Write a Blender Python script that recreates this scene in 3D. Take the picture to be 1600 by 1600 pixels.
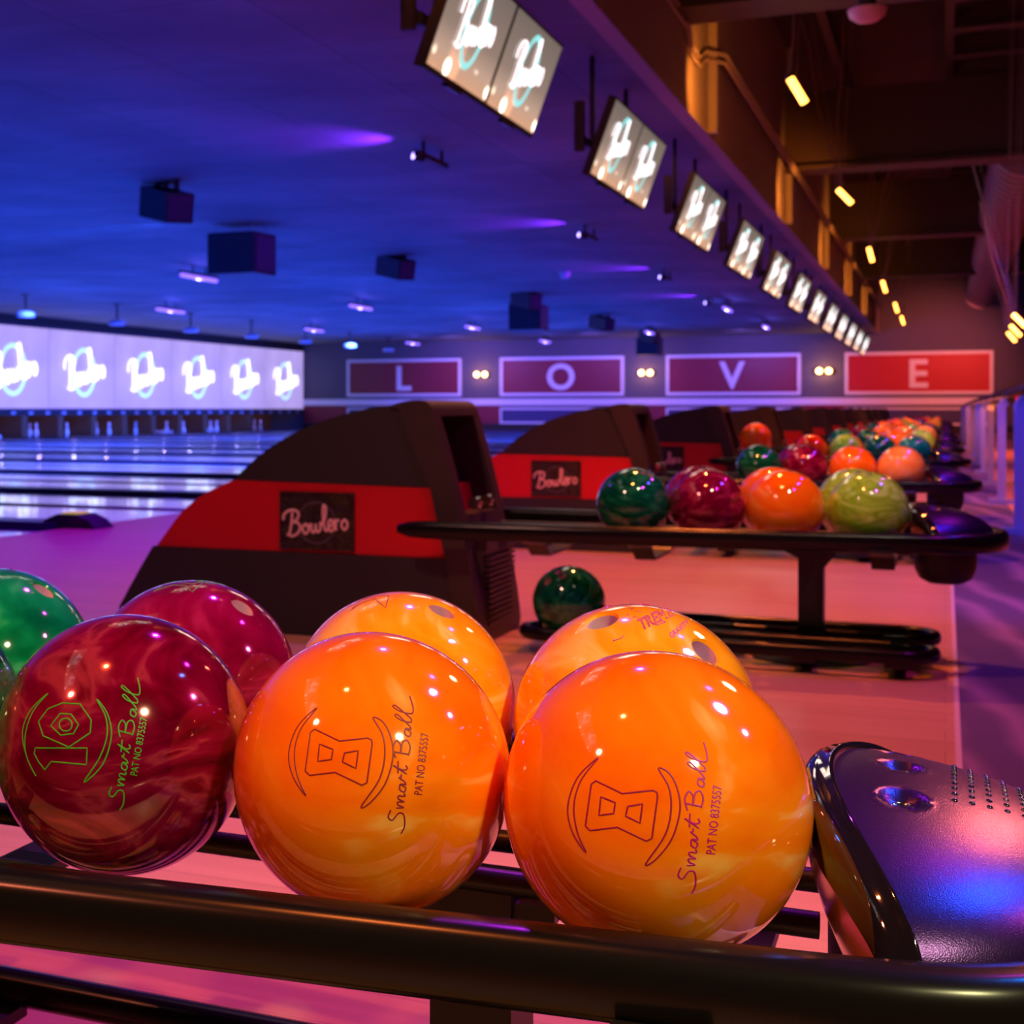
import bpy, bmesh, math, random
from mathutils import Vector, Matrix
random.seed(7)
PI = math.pi
sc = bpy.context.scene
for o in list(bpy.data.objects): bpy.data.objects.remove(o)
C = sc.collection

# ------------------------------------------------------------------ camera
TH = math.atan(997/2250)
cam_d = bpy.data.cameras.new('camera'); cam = bpy.data.objects.new('camera', cam_d); C.objects.link(cam)
cam.location = (0, 0, .73); cam.rotation_euler = (PI/2, 0, TH)
cam_d.sensor_width = 36; cam_d.lens = 2250/1600*36
cam_d.shift_x = .2; cam_d.shift_y = -.1
cam_d.dof.use_dof = True; cam_d.dof.focus_distance = 1.0; cam_d.dof.aperture_fstop = 15
cam_d.clip_end = 200
sc.camera = cam
sc.view_settings.view_transform = 'Standard'; sc.view_settings.look = 'None'
sc.view_settings.gamma = 1; sc.view_settings.use_curve_mapping = False
sc.view_settings.exposure = 0.0
sc.cycles.use_denoising = True
sc.cycles.max_bounces = 6; sc.cycles.diffuse_bounces = 3; sc.cycles.glossy_bounces = 4
sc.cycles.sample_clamp_indirect = 4; sc.cycles.caustics_reflective = False; sc.cycles.caustics_refractive = False
w = bpy.data.worlds.new('world'); sc.world = w; w.use_nodes = True
w.node_tree.nodes['Background'].inputs[0].default_value = (.10, .03, .12, 1)
w.node_tree.nodes['Background'].inputs[1].default_value = .12

# ------------------------------------------------------------------ lights
def light(name, kind, loc, target, energy, col, size=.05, ang=60, blend=.6, sy=None):
    d = bpy.data.lights.new(name, kind); o = bpy.data.objects.new(name, d); C.objects.link(o)
    d.energy = energy; d.color = col; o.location = loc
    if kind == 'AREA':
        d.shape = 'RECTANGLE'; d.size = size; d.size_y = sy or size
    else: d.shadow_soft_size = size
    if kind == 'SPOT': d.spot_size = math.radians(ang); d.spot_blend = blend
    if target is not None:
        o.rotation_euler = (Vector(target)-Vector(loc)).to_track_quat('-Z', 'Y').to_euler()
    return o
BLUE = (.02, .12, 1); VIO = (.22, .05, 1); MAG = (1, .08, .75); ORG = (1, .30, .06); WARM = (1, .62, .35)
# added floating uplights for the blue lane ceiling, and the blue floods on the lanes
light('ceiling_fill_far', 'AREA', (-12, 26, 1.1), (-12, 26, 4), 1350, (.0,.05,1), 15, sy=34)
light('ceiling_fill_near', 'AREA', (-5.5, 9, 1.3), (-5.5, 9, 4), 60, (.0,.06,1), 5, sy=14)
for y in (8, 16, 24, 32, 40):
    light('lane_flood', 'SPOT', (-9, y, 3.0), (-11, y, 0), 3400, (.035, .10, 1), .1, 140, .8)
    light('lane_flood', 'SPOT', (-16, y, 3.0), (-17, y, 0), 4000, (.035, .10, 1), .1, 140, .8)
for y in (5.2, 8.2, 14.5, 21, 29, 38):
    light('approach_flood', 'SPOT', (-4.4, y, 3.02), (-4.0, y, 0), 620, (.24, .0, 1), .06, 100, .9)
# orange and magenta lamps, plus added fill spots, over the racks and concourse
for y in (-5.5, .3, 5.8, 11.6, 17.4, 23.5, 29, 36):
    light('pendant_glow', 'SPOT', (-1.0, y+.2, 3.0), (-.9, y+.2, 0), 120 if y == .3 else 400, (1, .20, .04), .04, 98, .8)
light('front_key', 'SPOT', (2.0, -1.0, 3.0), (-.35, 1.2, .4), 460, (1, .92, .42), .14, 36, .8)
light('front_key_left', 'SPOT', (-2.2, -1.0, 2.9), (-.5, 1.2, .4), 190, (1, .20, .10), .12, 42, .8)
light('side_pink', 'SPOT', (2.6, 2.4, 2.8), (-.3, 1.7, .3), 150, (1, .16, .6), .10, 50, .9)
light('pod_blue', 'SPOT', (1.45, 2.3, 3.0), (.03, 1.08, .42), 420, (.01, .20, 1), .22, 16, .8)
light('pod_orange', 'SPOT', (1.3, 5.4, 3.0), (.06, 1.2, .4), 500, (1, .20, .12), .28, 10, .8)
light('hood_fill', 'SPOT', (-1.9, 1.6, 2.95), (-1.9, 4.4, .4), 120, (1, .45, .35), .10, 60, .9)  # added spot to brighten the hood sides, no fixture behind it
for y in (3.2, 6.6, 10, 14, 19, 26, 34):
    light('rack_magenta', 'SPOT', (.9, y, 3.2), (-.3, y, 0), 105, (.8, .02, .9), .06, 95, .9)
    light('rack_blue', 'SPOT', (1.0, y+1.6, 3.2), (.3, y+1.6, 0), 130, (.10, .03, 1), .06, 70, .9)
    light('post_blue', 'SPOT', (-.9, y+.6, 3.0), (.4, y+3.2, .5), 600, (.05, .04, 1), .05, 40, .9)
for k, y in enumerate((4.4, 7.6, 10.8, 14, 17.2, 20.4, 24, 28, 32)):
    light('rack_fill', 'SPOT', (.3, y-1.7, 3.0), (-.5, y, .45), 70, (1, .95, .6), .05, 20, .8)  # added narrow pale spots that bring out the ball colours
light('floor_orange_fill', 'SPOT', (-.7, 3.4, 3.0), (-.5, 3.2, 0), 190, (1, .19, .04), .06, 75, .9)  # added spot to lift the dim boards between two pendants
light('low_floor_magenta', 'SPOT', (-.9, 3.1, 2.9), (-.75, 2.0, 0), 300, (.55, .02, .9), .06, 55, .9)
light('seating_orange', 'SPOT', (2.2, 12, 3.4), (1.4, 14, 0), 500, (1, .20, .02), .08, 120, .9)
light('seating_orange', 'SPOT', (2.2, 26, 3.4), (1.4, 27, 0), 700, (1, .20, .02), .08, 120, .9)
# washes on the far wall
light('far_wall_wash', 'SPOT', (.5, 43, 3.4), (-.5, 47, 1.7), 720, (1, .18, .14), .08, 90, .9)
for x in (-5.5, -10, -14.5): light('far_wall_wash', 'SPOT', (x, 43.5, 2.9), (x, 47, 1.4), 620, (.30, .16, 1), .08, 105, .9)

# ------------------------------------------------------------------ materials
def mat(name, col, rough=.5, metal=0., emit=None, es=1., coat=0., spec=.5, build=None):
    m = bpy.data.materials.new(name); m.use_nodes = True
    nt = m.node_tree; b = nt.nodes['Principled BSDF']
    b.inputs['Base Color'].default_value = (*col, 1); b.inputs['Roughness'].default_value = rough
    b.inputs['Metallic'].default_value = metal; b.inputs['Coat Weight'].default_value = coat
    b.inputs['Coat Roughness'].default_value = .05
    b.inputs['Specular IOR Level'].default_value = spec
    if emit: b.inputs['Emission Color'].default_value = (*emit, 1); b.inputs['Emission Strength'].default_value = es
    if build: build(nt, b)
    return m
def N(nt, t, **kw):
    n = nt.nodes.new(t)
    for k, v in kw.items():
        if k in n.inputs: n.inputs[k].default_value = v
        else: setattr(n, k, v)
    return n
def ramp(nt, pts, fac):
    r = nt.nodes.new('ShaderNodeValToRGB'); e = r.color_ramp.elements
    while len(e) < len(pts): e.new(.5)
    for i, (p, c) in enumerate(pts): e[i].position = p; e[i].color = (*c, 1)
    nt.links.new(fac, r.inputs[0]); return r.outputs[0]
def coords(nt, scale=(1,1,1), rot=(0,0,0), kind='Object'):
    t = nt.nodes.new('ShaderNodeTexCoord'); mp = nt.nodes.new('ShaderNodeMapping')
    mp.inputs['Scale'].default_value = scale; mp.inputs['Rotation'].default_value = rot
    nt.links.new(t.outputs[kind], mp.inputs['Vector']); return mp.outputs[0]
def bump(nt, b, h, s=.3, d=.002):
    n = N(nt, 'ShaderNodeBump', Strength=s, Distance=d); nt.links.new(h, n.inputs['Height']); nt.links.new(n.outputs[0], b.inputs['Normal'])

def ball_mat(name, pts, metal=0., scale=5.5, dist=1.6, rough=.07):
    def f(nt, b):
        v = coords(nt, (scale, scale, scale*2.1))
        n = N(nt, 'ShaderNodeTexNoise', Scale=1.0, Detail=3.5, Roughness=.5, Distortion=dist)
        nt.links.new(v, n.inputs['Vector'])
        nt.links.new(ramp(nt, pts, n.outputs['Fac']), b.inputs['Base Color'])
    return mat(name, pts[0][1], rough, metal, coat=.6, build=f)
M = {}
M['orange'] = ball_mat('orange_pearl', [(.30,(.95,.15,.0)),(.45,(1,.20,.002)),(.56,(1,.24,.004)),(.66,(1,.42,.08)),(.74,(1,.20,.0))])
M['amber'] = ball_mat('amber_pearl', [(.30,(.98,.28,.0)),(.45,(1,.37,.005)),(.56,(1,.43,.015)),(.66,(1,.60,.14)),(.74,(1,.36,.01))], dist=3)
M['maroon'] = ball_mat('maroon_pearl', [(.25,(.05,.0,.008)),(.42,(.18,.0,.022)),(.54,(.26,.002,.045)),(.62,(.42,.03,.08)),(.70,(.18,.0,.02))], .25, 7, 2.6, .09)
M['crimson'] = ball_mat('crimson_pearl', [(.3,(.16,.0,.03)),(.5,(.27,.002,.06)),(.62,(.38,.012,.11)),(.75,(.18,.0,.03))], .15, 6, 2.2, .08)
M['red'] = ball_mat('red_pearl', [(.3,(.6,.01,.0)),(.5,(.9,.04,.0)),(.7,(1,.12,.02)),(.8,(.6,.01,.0))])
M['green'] = ball_mat('green_pearl', [(.3,(.0,.05,.018)),(.5,(.002,.13,.045)),(.65,(.02,.24,.08)),(.8,(.0,.08,.025))], .15, 9, 3)
M['jade'] = ball_mat('jade_pearl', [(.3,(.0,.12,.05)),(.5,(.003,.28,.10)),(.65,(.05,.50,.2)),(.8,(.0,.2,.06))], .0, 5, 2)
M['lime'] = ball_mat('lime_pearl', [(.3,(.20,.48,.01)),(.5,(.34,.80,.04)),(.65,(.55,.95,.16)),(.8,(.26,.60,.03))], 0, 9, 3)
M['peach'] = ball_mat('peach_pearl', [(.3,(1,.30,.015)),(.5,(1,.40,.04)),(.7,(1,.55,.14)),(.8,(1,.34,.03))])

def rough_plastic(nt, b):
    n = N(nt, 'ShaderNodeTexNoise', Scale=260., Detail=2.); nt.links.new(coords(nt), n.inputs['Vector']); bump(nt, b, n.outputs['Fac'], .35, .002)
M['black_plastic'] = mat('textured_black_plastic', (.022,.018,.017), .55, build=rough_plastic)
M['frame_plastic'] = mat('textured_dark_brown_plastic', (.035,.022,.018), .48, build=rough_plastic)
M['red_plastic'] = mat('red_plastic_panel', (.62,.004,.012), .42, build=rough_plastic)
M['rail'] = mat('black_rubber_rail', (.006,.005,.005), .24, spec=.30)
M['black_metal'] = mat('black_powder_coat', (.012,.010,.012), .38)
M['cavity'] = mat('dark_cavity', (.004,.004,.005), .8)
def flake(nt, b):
    n = N(nt, 'ShaderNodeTexNoise', Scale=1100., Detail=0.); nt.links.new(coords(nt), n.inputs['Vector']); bump(nt, b, n.outputs['Fac'], .22, .0006)
M['pod'] = mat('glossy_purple_black_pod_plastic', (.050,.018,.10), .30, .85, coat=0, build=flake)
M['pod_lip'] = mat('polished_black_lip', (.012,.008,.014), .06, .2, coat=1.)
M['mirror'] = mat('polished_throat_reflection_tint', (.60,.22,.035), .18, .45)  # amber base paints in the neighbouring orange ball's reflection
M['chrome'] = mat('chrome', (.7,.7,.75), .15, 1.)
M['post_chrome'] = mat('brushed_metal_post', (.45,.45,.55), .35, .35)
M['plate'] = None
def plate_f(nt, b):
    v = coords(nt, (9, 9, 14))
    n = N(nt, 'ShaderNodeTexNoise', Scale=1.2, Detail=2., Distortion=2.5); nt.links.new(v, n.inputs['Vector'])
    nt.links.new(ramp(nt, [(.35,(.025,.008,.012)),(.5,(.03,.022,.015)),(.56,(.07,.06,.018)),(.60,(.02,.015,.02)),(.7,(.045,.03,.05))], n.outputs['Fac']), b.inputs['Base Color'])
M['plate'] = mat('dark_printed_plate', (.04,.03,.02), .3, build=plate_f)
M['plate_text'] = mat('pale_pink_print', (.95,.58,.52), .5)
M['plate_ring'] = mat('grey_ring_print', (.12,.08,.12), .5)
def wood(nt, b):
    v = coords(nt, (1.2, 26, 1))
    n = N(nt, 'ShaderNodeTexNoise', Scale=1., Detail=4., Roughness=.6); nt.links.new(v, n.inputs['Vector'])
    v2 = coords(nt, (1,1,1))
    br = N(nt, 'ShaderNodeTexBrick', Scale=1., Color1=(.62,.36,.16,1), Color2=(.68,.41,.19,1), Mortar=(.45,.26,.12,1))
    br.inputs['Mortar Size'].default_value = .0015; br.inputs['Brick Width'].default_value = 2.4; br.inputs['Row Height'].default_value = .105
    nt.links.new(v2, br.inputs['Vector'])
    mx = N(nt, 'ShaderNodeMix', data_type='RGBA', blend_type='MULTIPLY'); mx.inputs[0].default_value = 1
    nt.links.new(br.outputs[0], mx.inputs[6])
    nt.links.new(ramp(nt, [(.3,(.82,.80,.78)),(.7,(1,1,1))], n.outputs['Fac']), mx.inputs[7])
    nt.links.new(mx.outputs[2], b.inputs['Base Color'])
M['wood'] = mat('pale_lacquered_boards', (.6,.4,.24), .34, spec=.3, build=wood)
def lane(nt, b):
    v = coords(nt, (.6, 22, 1)); n = N(nt, 'ShaderNodeTexNoise', Scale=1., Detail=3.); nt.links.new(v, n.inputs['Vector'])
    nt.links.new(ramp(nt, [(.3,(.50,.50,.52)),(.7,(.66,.66,.68))], n.outputs['Fac']), b.inputs['Base Color'])
M['lane'] = mat('glossy_lane_boards', (.6,.6,.62), .19, coat=.6, build=lane)
M['gutter'] = mat('dark_gutter', (.02,.02,.05), .35)
M['cap'] = mat('dark_capping', (.05,.03,.10), .3)
def carpet(nt, b):
    v = coords(nt, (1,1,1), (0,0,.6))
    wv = N(nt, 'ShaderNodeTexWave', Scale=.9, Distortion=2.2, Detail=2.); wv.bands_direction = 'DIAGONAL'; nt.links.new(v, wv.inputs['Vector'])
    nt.links.new(ramp(nt, [(.15,(.07,.04,.10)),(.45,(.17,.10,.18)),(.7,(.25,.14,.22)),(.95,(.10,.06,.13))], wv.outputs['Fac']), b.inputs['Base Color'])
    n = N(nt, 'ShaderNodeTexNoise', Scale=400.); bump(nt, b, n.outputs['Fac'], .4, .003)
M['carpet'] = mat('patterned_carpet', (.3,.2,.3), .85, build=carpet)
M['edge'] = mat('pale_edge_strip', (.75,.6,.5), .3)
def seatfloor(nt, b):
    n = N(nt, 'ShaderNodeTexNoise', Scale=3.); nt.links.new(ramp(nt, [(.3,(.5,.2,.06)),(.7,(.7,.32,.10))], n.outputs['Fac']), b.inputs['Base Color'])
M['seat_floor'] = mat('warm_floor', (.6,.3,.1), .45, build=seatfloor)
def ceil(nt, b):
    v = coords(nt, (1,1,1), (0,0,0))
    br = N(nt, 'ShaderNodeTexBrick', Scale=1., Color1=(.14,.14,.15,1), Color2=(.19,.19,.20,1), Mortar=(.08,.08,.09,1))
    br.inputs['Mortar Size'].default_value = .006; br.inputs['Brick Width'].default_value = 1.22; br.inputs['Row Height'].default_value = 1.22; br.offset = 0
    nt.links.new(v, br.inputs['Vector'])
    n = N(nt, 'ShaderNodeTexNoise', Scale=.6, Detail=3.); nt.links.new(v, n.inputs['Vector'])
    mx = N(nt, 'ShaderNodeMix', data_type='RGBA', blend_type='MULTIPLY'); mx.inputs[0].default_value = 1
    nt.links.new(br.outputs[0], mx.inputs[6]); nt.links.new(ramp(nt, [(.3,(.55,.55,.6)),(.7,(1,1,1))], n.outputs['Fac']), mx.inputs[7])
    nt.links.new(mx.outputs[2], b.inputs['Base Color'])
    bump(nt, b, n.outputs['Fac'], .5, .25)
M['ceiling'] = mat('ceiling_tiles', (.5,.5,.5), .75, build=ceil)
M['fascia'] = mat('painted_fascia', (.30,.24,.22), .7)
M['soffit_edge'] = mat('dark_soffit_edge', (.10,.08,.14), .6)
M['dark_ceiling'] = mat('dark_painted_ceiling', (.035,.014,.016), .8)
M['steel'] = mat('dark_steel', (.045,.020,.020), .6)
M['duct'] = mat('galvanised_duct', (.30,.16,.20), .45, .2)
M['wall'] = mat('dark_slate_wall', (.11,.095,.13), .75)
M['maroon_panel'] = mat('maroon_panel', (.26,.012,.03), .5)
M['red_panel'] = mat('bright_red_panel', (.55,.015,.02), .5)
M['blue_panel'] = mat('dark_blue_panel', (.06,.05,.16), .5)
M['white_trim'] = mat('white_painted_trim', (.88,.84,.92), .45)
M['speaker'] = mat('black_speaker_cabinet', (.018,.016,.03), .5)
M['grille'] = mat('speaker_grille', (.07,.02,.09), .4)
M['uv_tube'] = mat('blacklight_tube', (.5,.4,1), .3, emit=(.26,.13,1), es=1.7)
M['uv_spot'] = mat('violet_lens', (.5,.4,1), .3, emit=(.4,.3,1), es=5)
M['amber_tube'] = mat('amber_glowing_tube', (1,.6,.2), .3, emit=(1,.34,.045), es=9)
M['bulb'] = mat('warm_bulb', (1,.7,.4), .3, emit=(1,.45,.14), es=16)
M['cord'] = mat('pendant_cord', (.25,.14,.12), .5)
M['projector'] = mat('pale_projector_housing', (.55,.52,.65), .4)
M['pin'] = mat('white_pin', (.85,.82,.85), .25)
M['pin_red'] = mat('red_pin_stripe', (.7,.02,.03), .3)
M['pit'] = mat('dark_pit', (.03,.02,.015), .7)
M['pit_wood'] = mat('pit_kickback_board', (.20,.08,.03), .5)
M['yellow'] = mat('yellow_sensor_top', (.9,.75,.05), .4, emit=(1,.8,.05), es=.35)
def mask_f(nt, b):
    n = N(nt, 'ShaderNodeTexNoise', Scale=.8); nt.links.new(coords(nt), n.inputs['Vector'])
    nt.links.new(ramp(nt, [(.3,(.36,.27,.68)),(.7,(.48,.37,.80))], n.outputs['Fac']), b.inputs['Emission Color'])
M['mask'] = mat('lit_lilac_screen', (.1,.1,.12), .5, emit=(.42,.32,.75), es=1.05, build=mask_f)
M['neon_white'] = mat('neon_white_letters', (1,1,1), .4, emit=(1,.95,1), es=1.7)
M['neon_ring'] = mat('neon_pale_cyan_ring', (.7,1,1), .4, emit=(.48,.86,.9), es=1.1)
M['tv_ring'] = mat('neon_teal_ring', (.4,.9,.9), .4, emit=(.25,.78,.78), es=1.1)
def tv_f(nt, b):
    v = coords(nt)
    sx = nt.nodes.new('ShaderNodeSeparateXYZ'); nt.links.new(v, sx.inputs[0])
    g = ramp(nt, [(.0,(.75,.38,.22)),(.22,(.55,.36,.27)),(.45,(.30,.21,.17)),(1,(.17,.14,.12))], N(nt,'ShaderNodeMath').outputs[0])
    mth = [n for n in nt.nodes if n.bl_idname == 'ShaderNodeMath'][0]; mth.operation = 'MULTIPLY_ADD'
    nt.links.new(sx.outputs[2], mth.inputs[0]); mth.inputs[1].default_value = 2.0; mth.inputs[2].default_value = .5
    n = N(nt, 'ShaderNodeTexNoise', Scale=2.6, Detail=2.); nt.links.new(v, n.inputs['Vector'])
    vo = N(nt, 'ShaderNodeTexVoronoi', Scale=8.); nt.links.new(v, vo.inputs['Vector'])
    spots = ramp(nt, [(.26,(4,3.4,2.6)),(.40,(0,0,0))], vo.outputs['Distance'])
    low = ramp(nt, [(.10,(1,1,1)),(.24,(0,0,0))], mth.outputs[0])
    m1 = N(nt, 'ShaderNodeMix', data_type='RGBA', blend_type='MULTIPLY'); m1.inputs[0].default_value = 1
    nt.links.new(spots, m1.inputs[6]); nt.links.new(low, m1.inputs[7])
    m2 = N(nt, 'ShaderNodeMix', data_type='RGBA', blend_type='ADD'); m2.inputs[0].default_value = 1
    nt.links.new(g, m2.inputs[6]); nt.links.new(m1.outputs[2], m2.inputs[7])
    m3 = N(nt, 'ShaderNodeMix', data_type='RGBA', blend_type='ADD'); m3.inputs[0].default_value = .8
    nt.links.new(m2.outputs[2], m3.inputs[6]); nt.links.new(ramp(nt, [(.60,(0,0,0)),(.72,(.9,.35,.18))], n.outputs['Fac']), m3.inputs[7])
    nt.links.new(m3.outputs[2], b.inputs['Emission Color'])
M['tv'] = mat('tv_picture_city_lights', (.02,.02,.02), .2, emit=(.5,.4,.3), es=1.0, build=tv_f)
M['ink_purple'] = mat('purple_engraving', (.30,.0,.08), .5)
M['ink_red'] = mat('dark_red_engraving', (.25,.005,.03), .5)
M['ink_magenta'] = mat('magenta_engraving', (.45,.0,.22), .5)
M['ink_green'] = mat('green_engraving', (.06,.40,.02), .5)
M['hole'] = mat('finger_hole_lining', (.62,.36,.52), .5)
M['sofa'] = mat('red_vinyl', (.7,.02,.01), .4)

# ------------------------------------------------------------------ mesh helpers
class MB:
    def __init__(s): s.bm = bmesh.new()
    def box(s, x0, x1, y0, y1, z0, z1, mx=None):
        vs = [s.bm.verts.new((x, y, z)) for x in (x0, x1) for y in (y0, y1) for z in (z0, z1)]
        for f in ((0,1,3,2),(4,6,7,5),(0,4,5,1),(2,3,7,6),(0,2,6,4),(1,5,7,3)): s.bm.faces.new([vs[i] for i in f])
        if mx is not None: bmesh.ops.transform(s.bm, matrix=mx, verts=vs)
        return s
    def cyl(s, p0, p1, r0, r1=None, n=20):
        p0, p1 = Vector(p0), Vector(p1); d = p1-p0
        m = Matrix.Translation((p0+p1)/2) @ d.to_track_quat('Z','Y').to_matrix().to_4x4()
        bmesh.ops.create_cone(s.bm, cap_ends=True, segments=n, radius1=r0, radius2=r0 if r1 is None else r1, depth=d.length, matrix=m); return s
    def lathe(s, prof, n=32, mx=None):
        rings = []; new = []
        for r, z in prof:
            ring = [s.bm.verts.new((r*math.cos(2*PI*k/n), r*math.sin(2*PI*k/n), z)) for k in range(n)]
            rings.append(ring); new += ring
        for a, b in zip(rings, rings[1:]):
            for k in range(n): s.bm.faces.new((a[k], a[(k+1)%n], b[(k+1)%n], b[k]))
        for r in (rings[0], rings[-1]):
            try: s.bm.faces.new(r)
            except ValueError: pass
        if mx is not None: bmesh.ops.transform(s.bm, matrix=mx, verts=new)
        return s
    def sweep(s, path, prof, closed=False, up=(0,0,1), taper=None, cap=True):
        P = [Vector(p) for p in path]; n = len(P); rings = []; up0 = Vector(up)
        for i, p in enumerate(P):
            a = P[(i-1)%n] if (closed or i>0) else p; b = P[(i+1)%n] if (closed or i<n-1) else p
            t = (b-a).normalized(); u = up0
            if abs(t.dot(u)) > .98: u = Vector((0,1,0)) if abs(t.y) < .9 else Vector((1,0,0))
            side = t.cross(u).normalized(); u = side.cross(t)
            k = taper[i] if taper else 1
            rings.append([s.bm.verts.new(p+side*x*k+u*y*k) for x, y in prof])
        m = len(prof)
        for i in range(n if closed else n-1):
            A, B = rings[i], rings[(i+1)%n]
            for k in range(m): s.bm.faces.new((A[k], A[(k+1)%m], B[(k+1)%m], B[k]))
        if not closed and cap:
            s.bm.faces.new(rings[0][::-1]); s.bm.faces.new(rings[-1])
        return s
    def tube(s, path, r, n=8, **k): return s.sweep(path, [(r*math.cos(2*PI*i/n), r*math.sin(2*PI*i/n)) for i in range(n)], **k)
    def prism(s, pts, y0, y1):   # polygon in XZ extruded along Y
        a = [s.bm.verts.new((x, y0, z)) for x, z in pts]; b = [s.bm.verts.new((x, y1, z)) for x, z in pts]; n = len(pts)
        s.bm.faces.new(a); s.bm.faces.new(b[::-1])
        for i in range(n): s.bm.faces.new((a[i], b[i], b[(i+1)%n], a[(i+1)%n]))
        return s
    def bevel(s, w, seg=2, ang=30):
        es = [e for e in s.bm.edges if len(e.link_faces)==2 and e.calc_face_angle(0) > math.radians(ang)]
        bmesh.ops.bevel(s.bm, geom=es, offset=w, segments=seg, affect='EDGES', profile=.5, clamp_overlap=True); return s
    def mesh(s, name, m, smooth=True, ang=40):
        bmesh.ops.recalc_face_normals(s.bm, faces=s.bm.faces)
        me = bpy.data.meshes.new(name); s.bm.to_mesh(me); s.bm.free()
        for mm in (m if isinstance(m, (list, tuple)) else [m]): me.materials.append(mm)
        if smooth:
            me.shade_smooth()
            me.set_sharp_from_angle(angle=math.radians(ang))
        return me
    def build(s, name, m, parent=None, smooth=True, loc=None, rot=None, ang=40):
        o = bpy.data.objects.new(name, s.mesh(name, m, smooth, ang)); C.objects.link(o)
        if parent: o.parent = parent
        if loc: o.location = loc
        if rot: o.rotation_euler = rot
        return o
def tag(o, label=None, cat=None, group=None, kind=None):
    if label: o['label'] = label
    if cat: o['category'] = cat
    if group: o['group'] = group
    if kind: o['kind'] = kind
    return o
def empty(name, loc, rot=(0,0,0)):
    o = bpy.data.objects.new(name, None); C.objects.link(o); o.location = loc; o.rotation_euler = rot; o.empty_display_size = .1; return o
KIDS = {}
def copy_tree(o, parent=None):
    c = o.copy(); C.objects.link(c)
    if parent: c.parent = parent
    for ch in [x for x in bpy.data.objects if x.parent == o]: copy_tree(ch, c)
    return c
def struct(name, mb, m, **k): return tag(mb.build(name, m, **k), kind='structure')
def spline(pts, sub=8, closed=False):
    P = [Vector(p) for p in pts]; n = len(P); out = []
    for i in range(n if closed else n-1):
        if closed: p0,p1,p2,p3 = P[(i-1)%n],P[i],P[(i+1)%n],P[(i+2)%n]
        else: p0,p1,p2,p3 = P[max(i-1,0)],P[i],P[i+1],P[min(i+2,n-1)]
        for k in range(sub):
            t = k/sub
            out.append(.5*((2*p1)+(p2-p0)*t+(2*p0-5*p1+4*p2-p3)*t*t+(3*p1-p0-3*p2+p3)*t**3))
    if not closed: out.append(P[-1])
    return out
ORD = ['first','second','third','fourth','fifth','sixth','seventh','eighth','ninth','tenth','eleventh','twelfth','thirteenth','fourteenth']

# ------------------------------------------------------------------ setting
YW = 47.1; XM = -21.0; ZC = 3.08; XF = -1.94
mb = MB().box(-4.95, .02, -3, YW, -.1, 0)
struct('floor_approach', mb, M['wood'], smooth=False)
struct('floor_concourse', MB().box(.032, .44, -3, YW, -.1, 0), M['carpet'], smooth=False)
struct('floor_seating', MB().box(.44, 9, -3, YW, -.1, .0), M['seat_floor'], smooth=False)
struct('trim_1', MB().box(.02, .032, -3, YW, -.1, .003), M['edge'], smooth=False)
# lanes: one structure per pair
def YC(k): return (1.18, 4.48)[k] if k < 2 else 4.4+3.2*(k-1)
struct('floor_gutters', MB().box(XM-1.2, -4.95, -3, YW, -.2, -.07), M['gutter'], smooth=False)
lm = None
n = 0
for k in range(0, 15):
    yc = YC(k) if k else 1.2
    for sgn in (-1, 1):
        a = yc+sgn*.37 if sgn > 0 else yc-.37-1.05
        if a+1.05 > YW: continue
        n += 1
        tag(MB().box(XM-.9, -4.95, a, a+1.05, -.07, 0.0).build('floor_lane', M['lane'], smooth=False), kind='structure')
    tag(MB().box(XM, -5.0, yc-.13, yc+.13, -.07, .035).bevel(.02, 2).build('trim_lane_capping', M['cap']), kind='structure')
struct('ceiling', MB().box(XM-1.5, XF, -3, YW, ZC, ZC+.12), M['ceiling'], smooth=False)
struct('wall_fascia', MB().box(XF-.02, XF+.10, -3, YW, ZC-.02, 5.3), M['fascia'], smooth=False)
struct('ceiling_high', MB().box(XF, 9, -3, YW, 5.3, 5.4), M['dark_ceiling'], smooth=False)
struct('wall_far', MB().box(XM-1.5, 9, YW, YW+.2, -.1, 5.4), M['wall'], smooth=False)
struct('wall_right', MB().box(9, 9.2, -3, YW, -.1, 5.4), M['wall'], smooth=False)
struct('wall_left', MB().box(XM-1.7, XM-1.5, -3, YW, -.1, 3.2), M['pit'], smooth=False)
# fins added to the fascia to break the wash light into patches
for i, y in enumerate((6.0, 12.56, 19.1, 25.4, 31.8, 38.2)):
    struct('trim_light_fin', MB().box(XF+.10, XF+.17, y, y+.08, ZC, 5.3), M['fascia'], smooth=False)
    light('fascia_wash', 'SPOT', (XF+.55, y-1.3, 3.25), (XF+.1, y-.3, 3.35), 75, (1, .28, .03), .03, 100, .8)
for i, y in enumerate((3.0, 11.0, 18.95, 26.9, 34.9)):
    o = struct('ceiling_beam', MB().box(XF+.10, 9, y, y+.28, 3.73, 4.7).box(XF+.10, 9, y-.12, y+.40, 3.71, 3.76), M['steel'], smooth=False)
for i in range(34):
    y = 4+i*1.25
    struct('ceiling_joist', MB().box(.08, 9, y, y+.1, 4.72, 4.92).box(.08, 9, y-.05, y+.15, 4.7, 4.73), M['steel'], smooth=False)
for i, x in enumerate((-1.2, .0)):
    struct('ceiling_girt', MB().box(x, x+.09, -3, YW, 4.75, 5.0), M['steel'], smooth=False)

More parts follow.
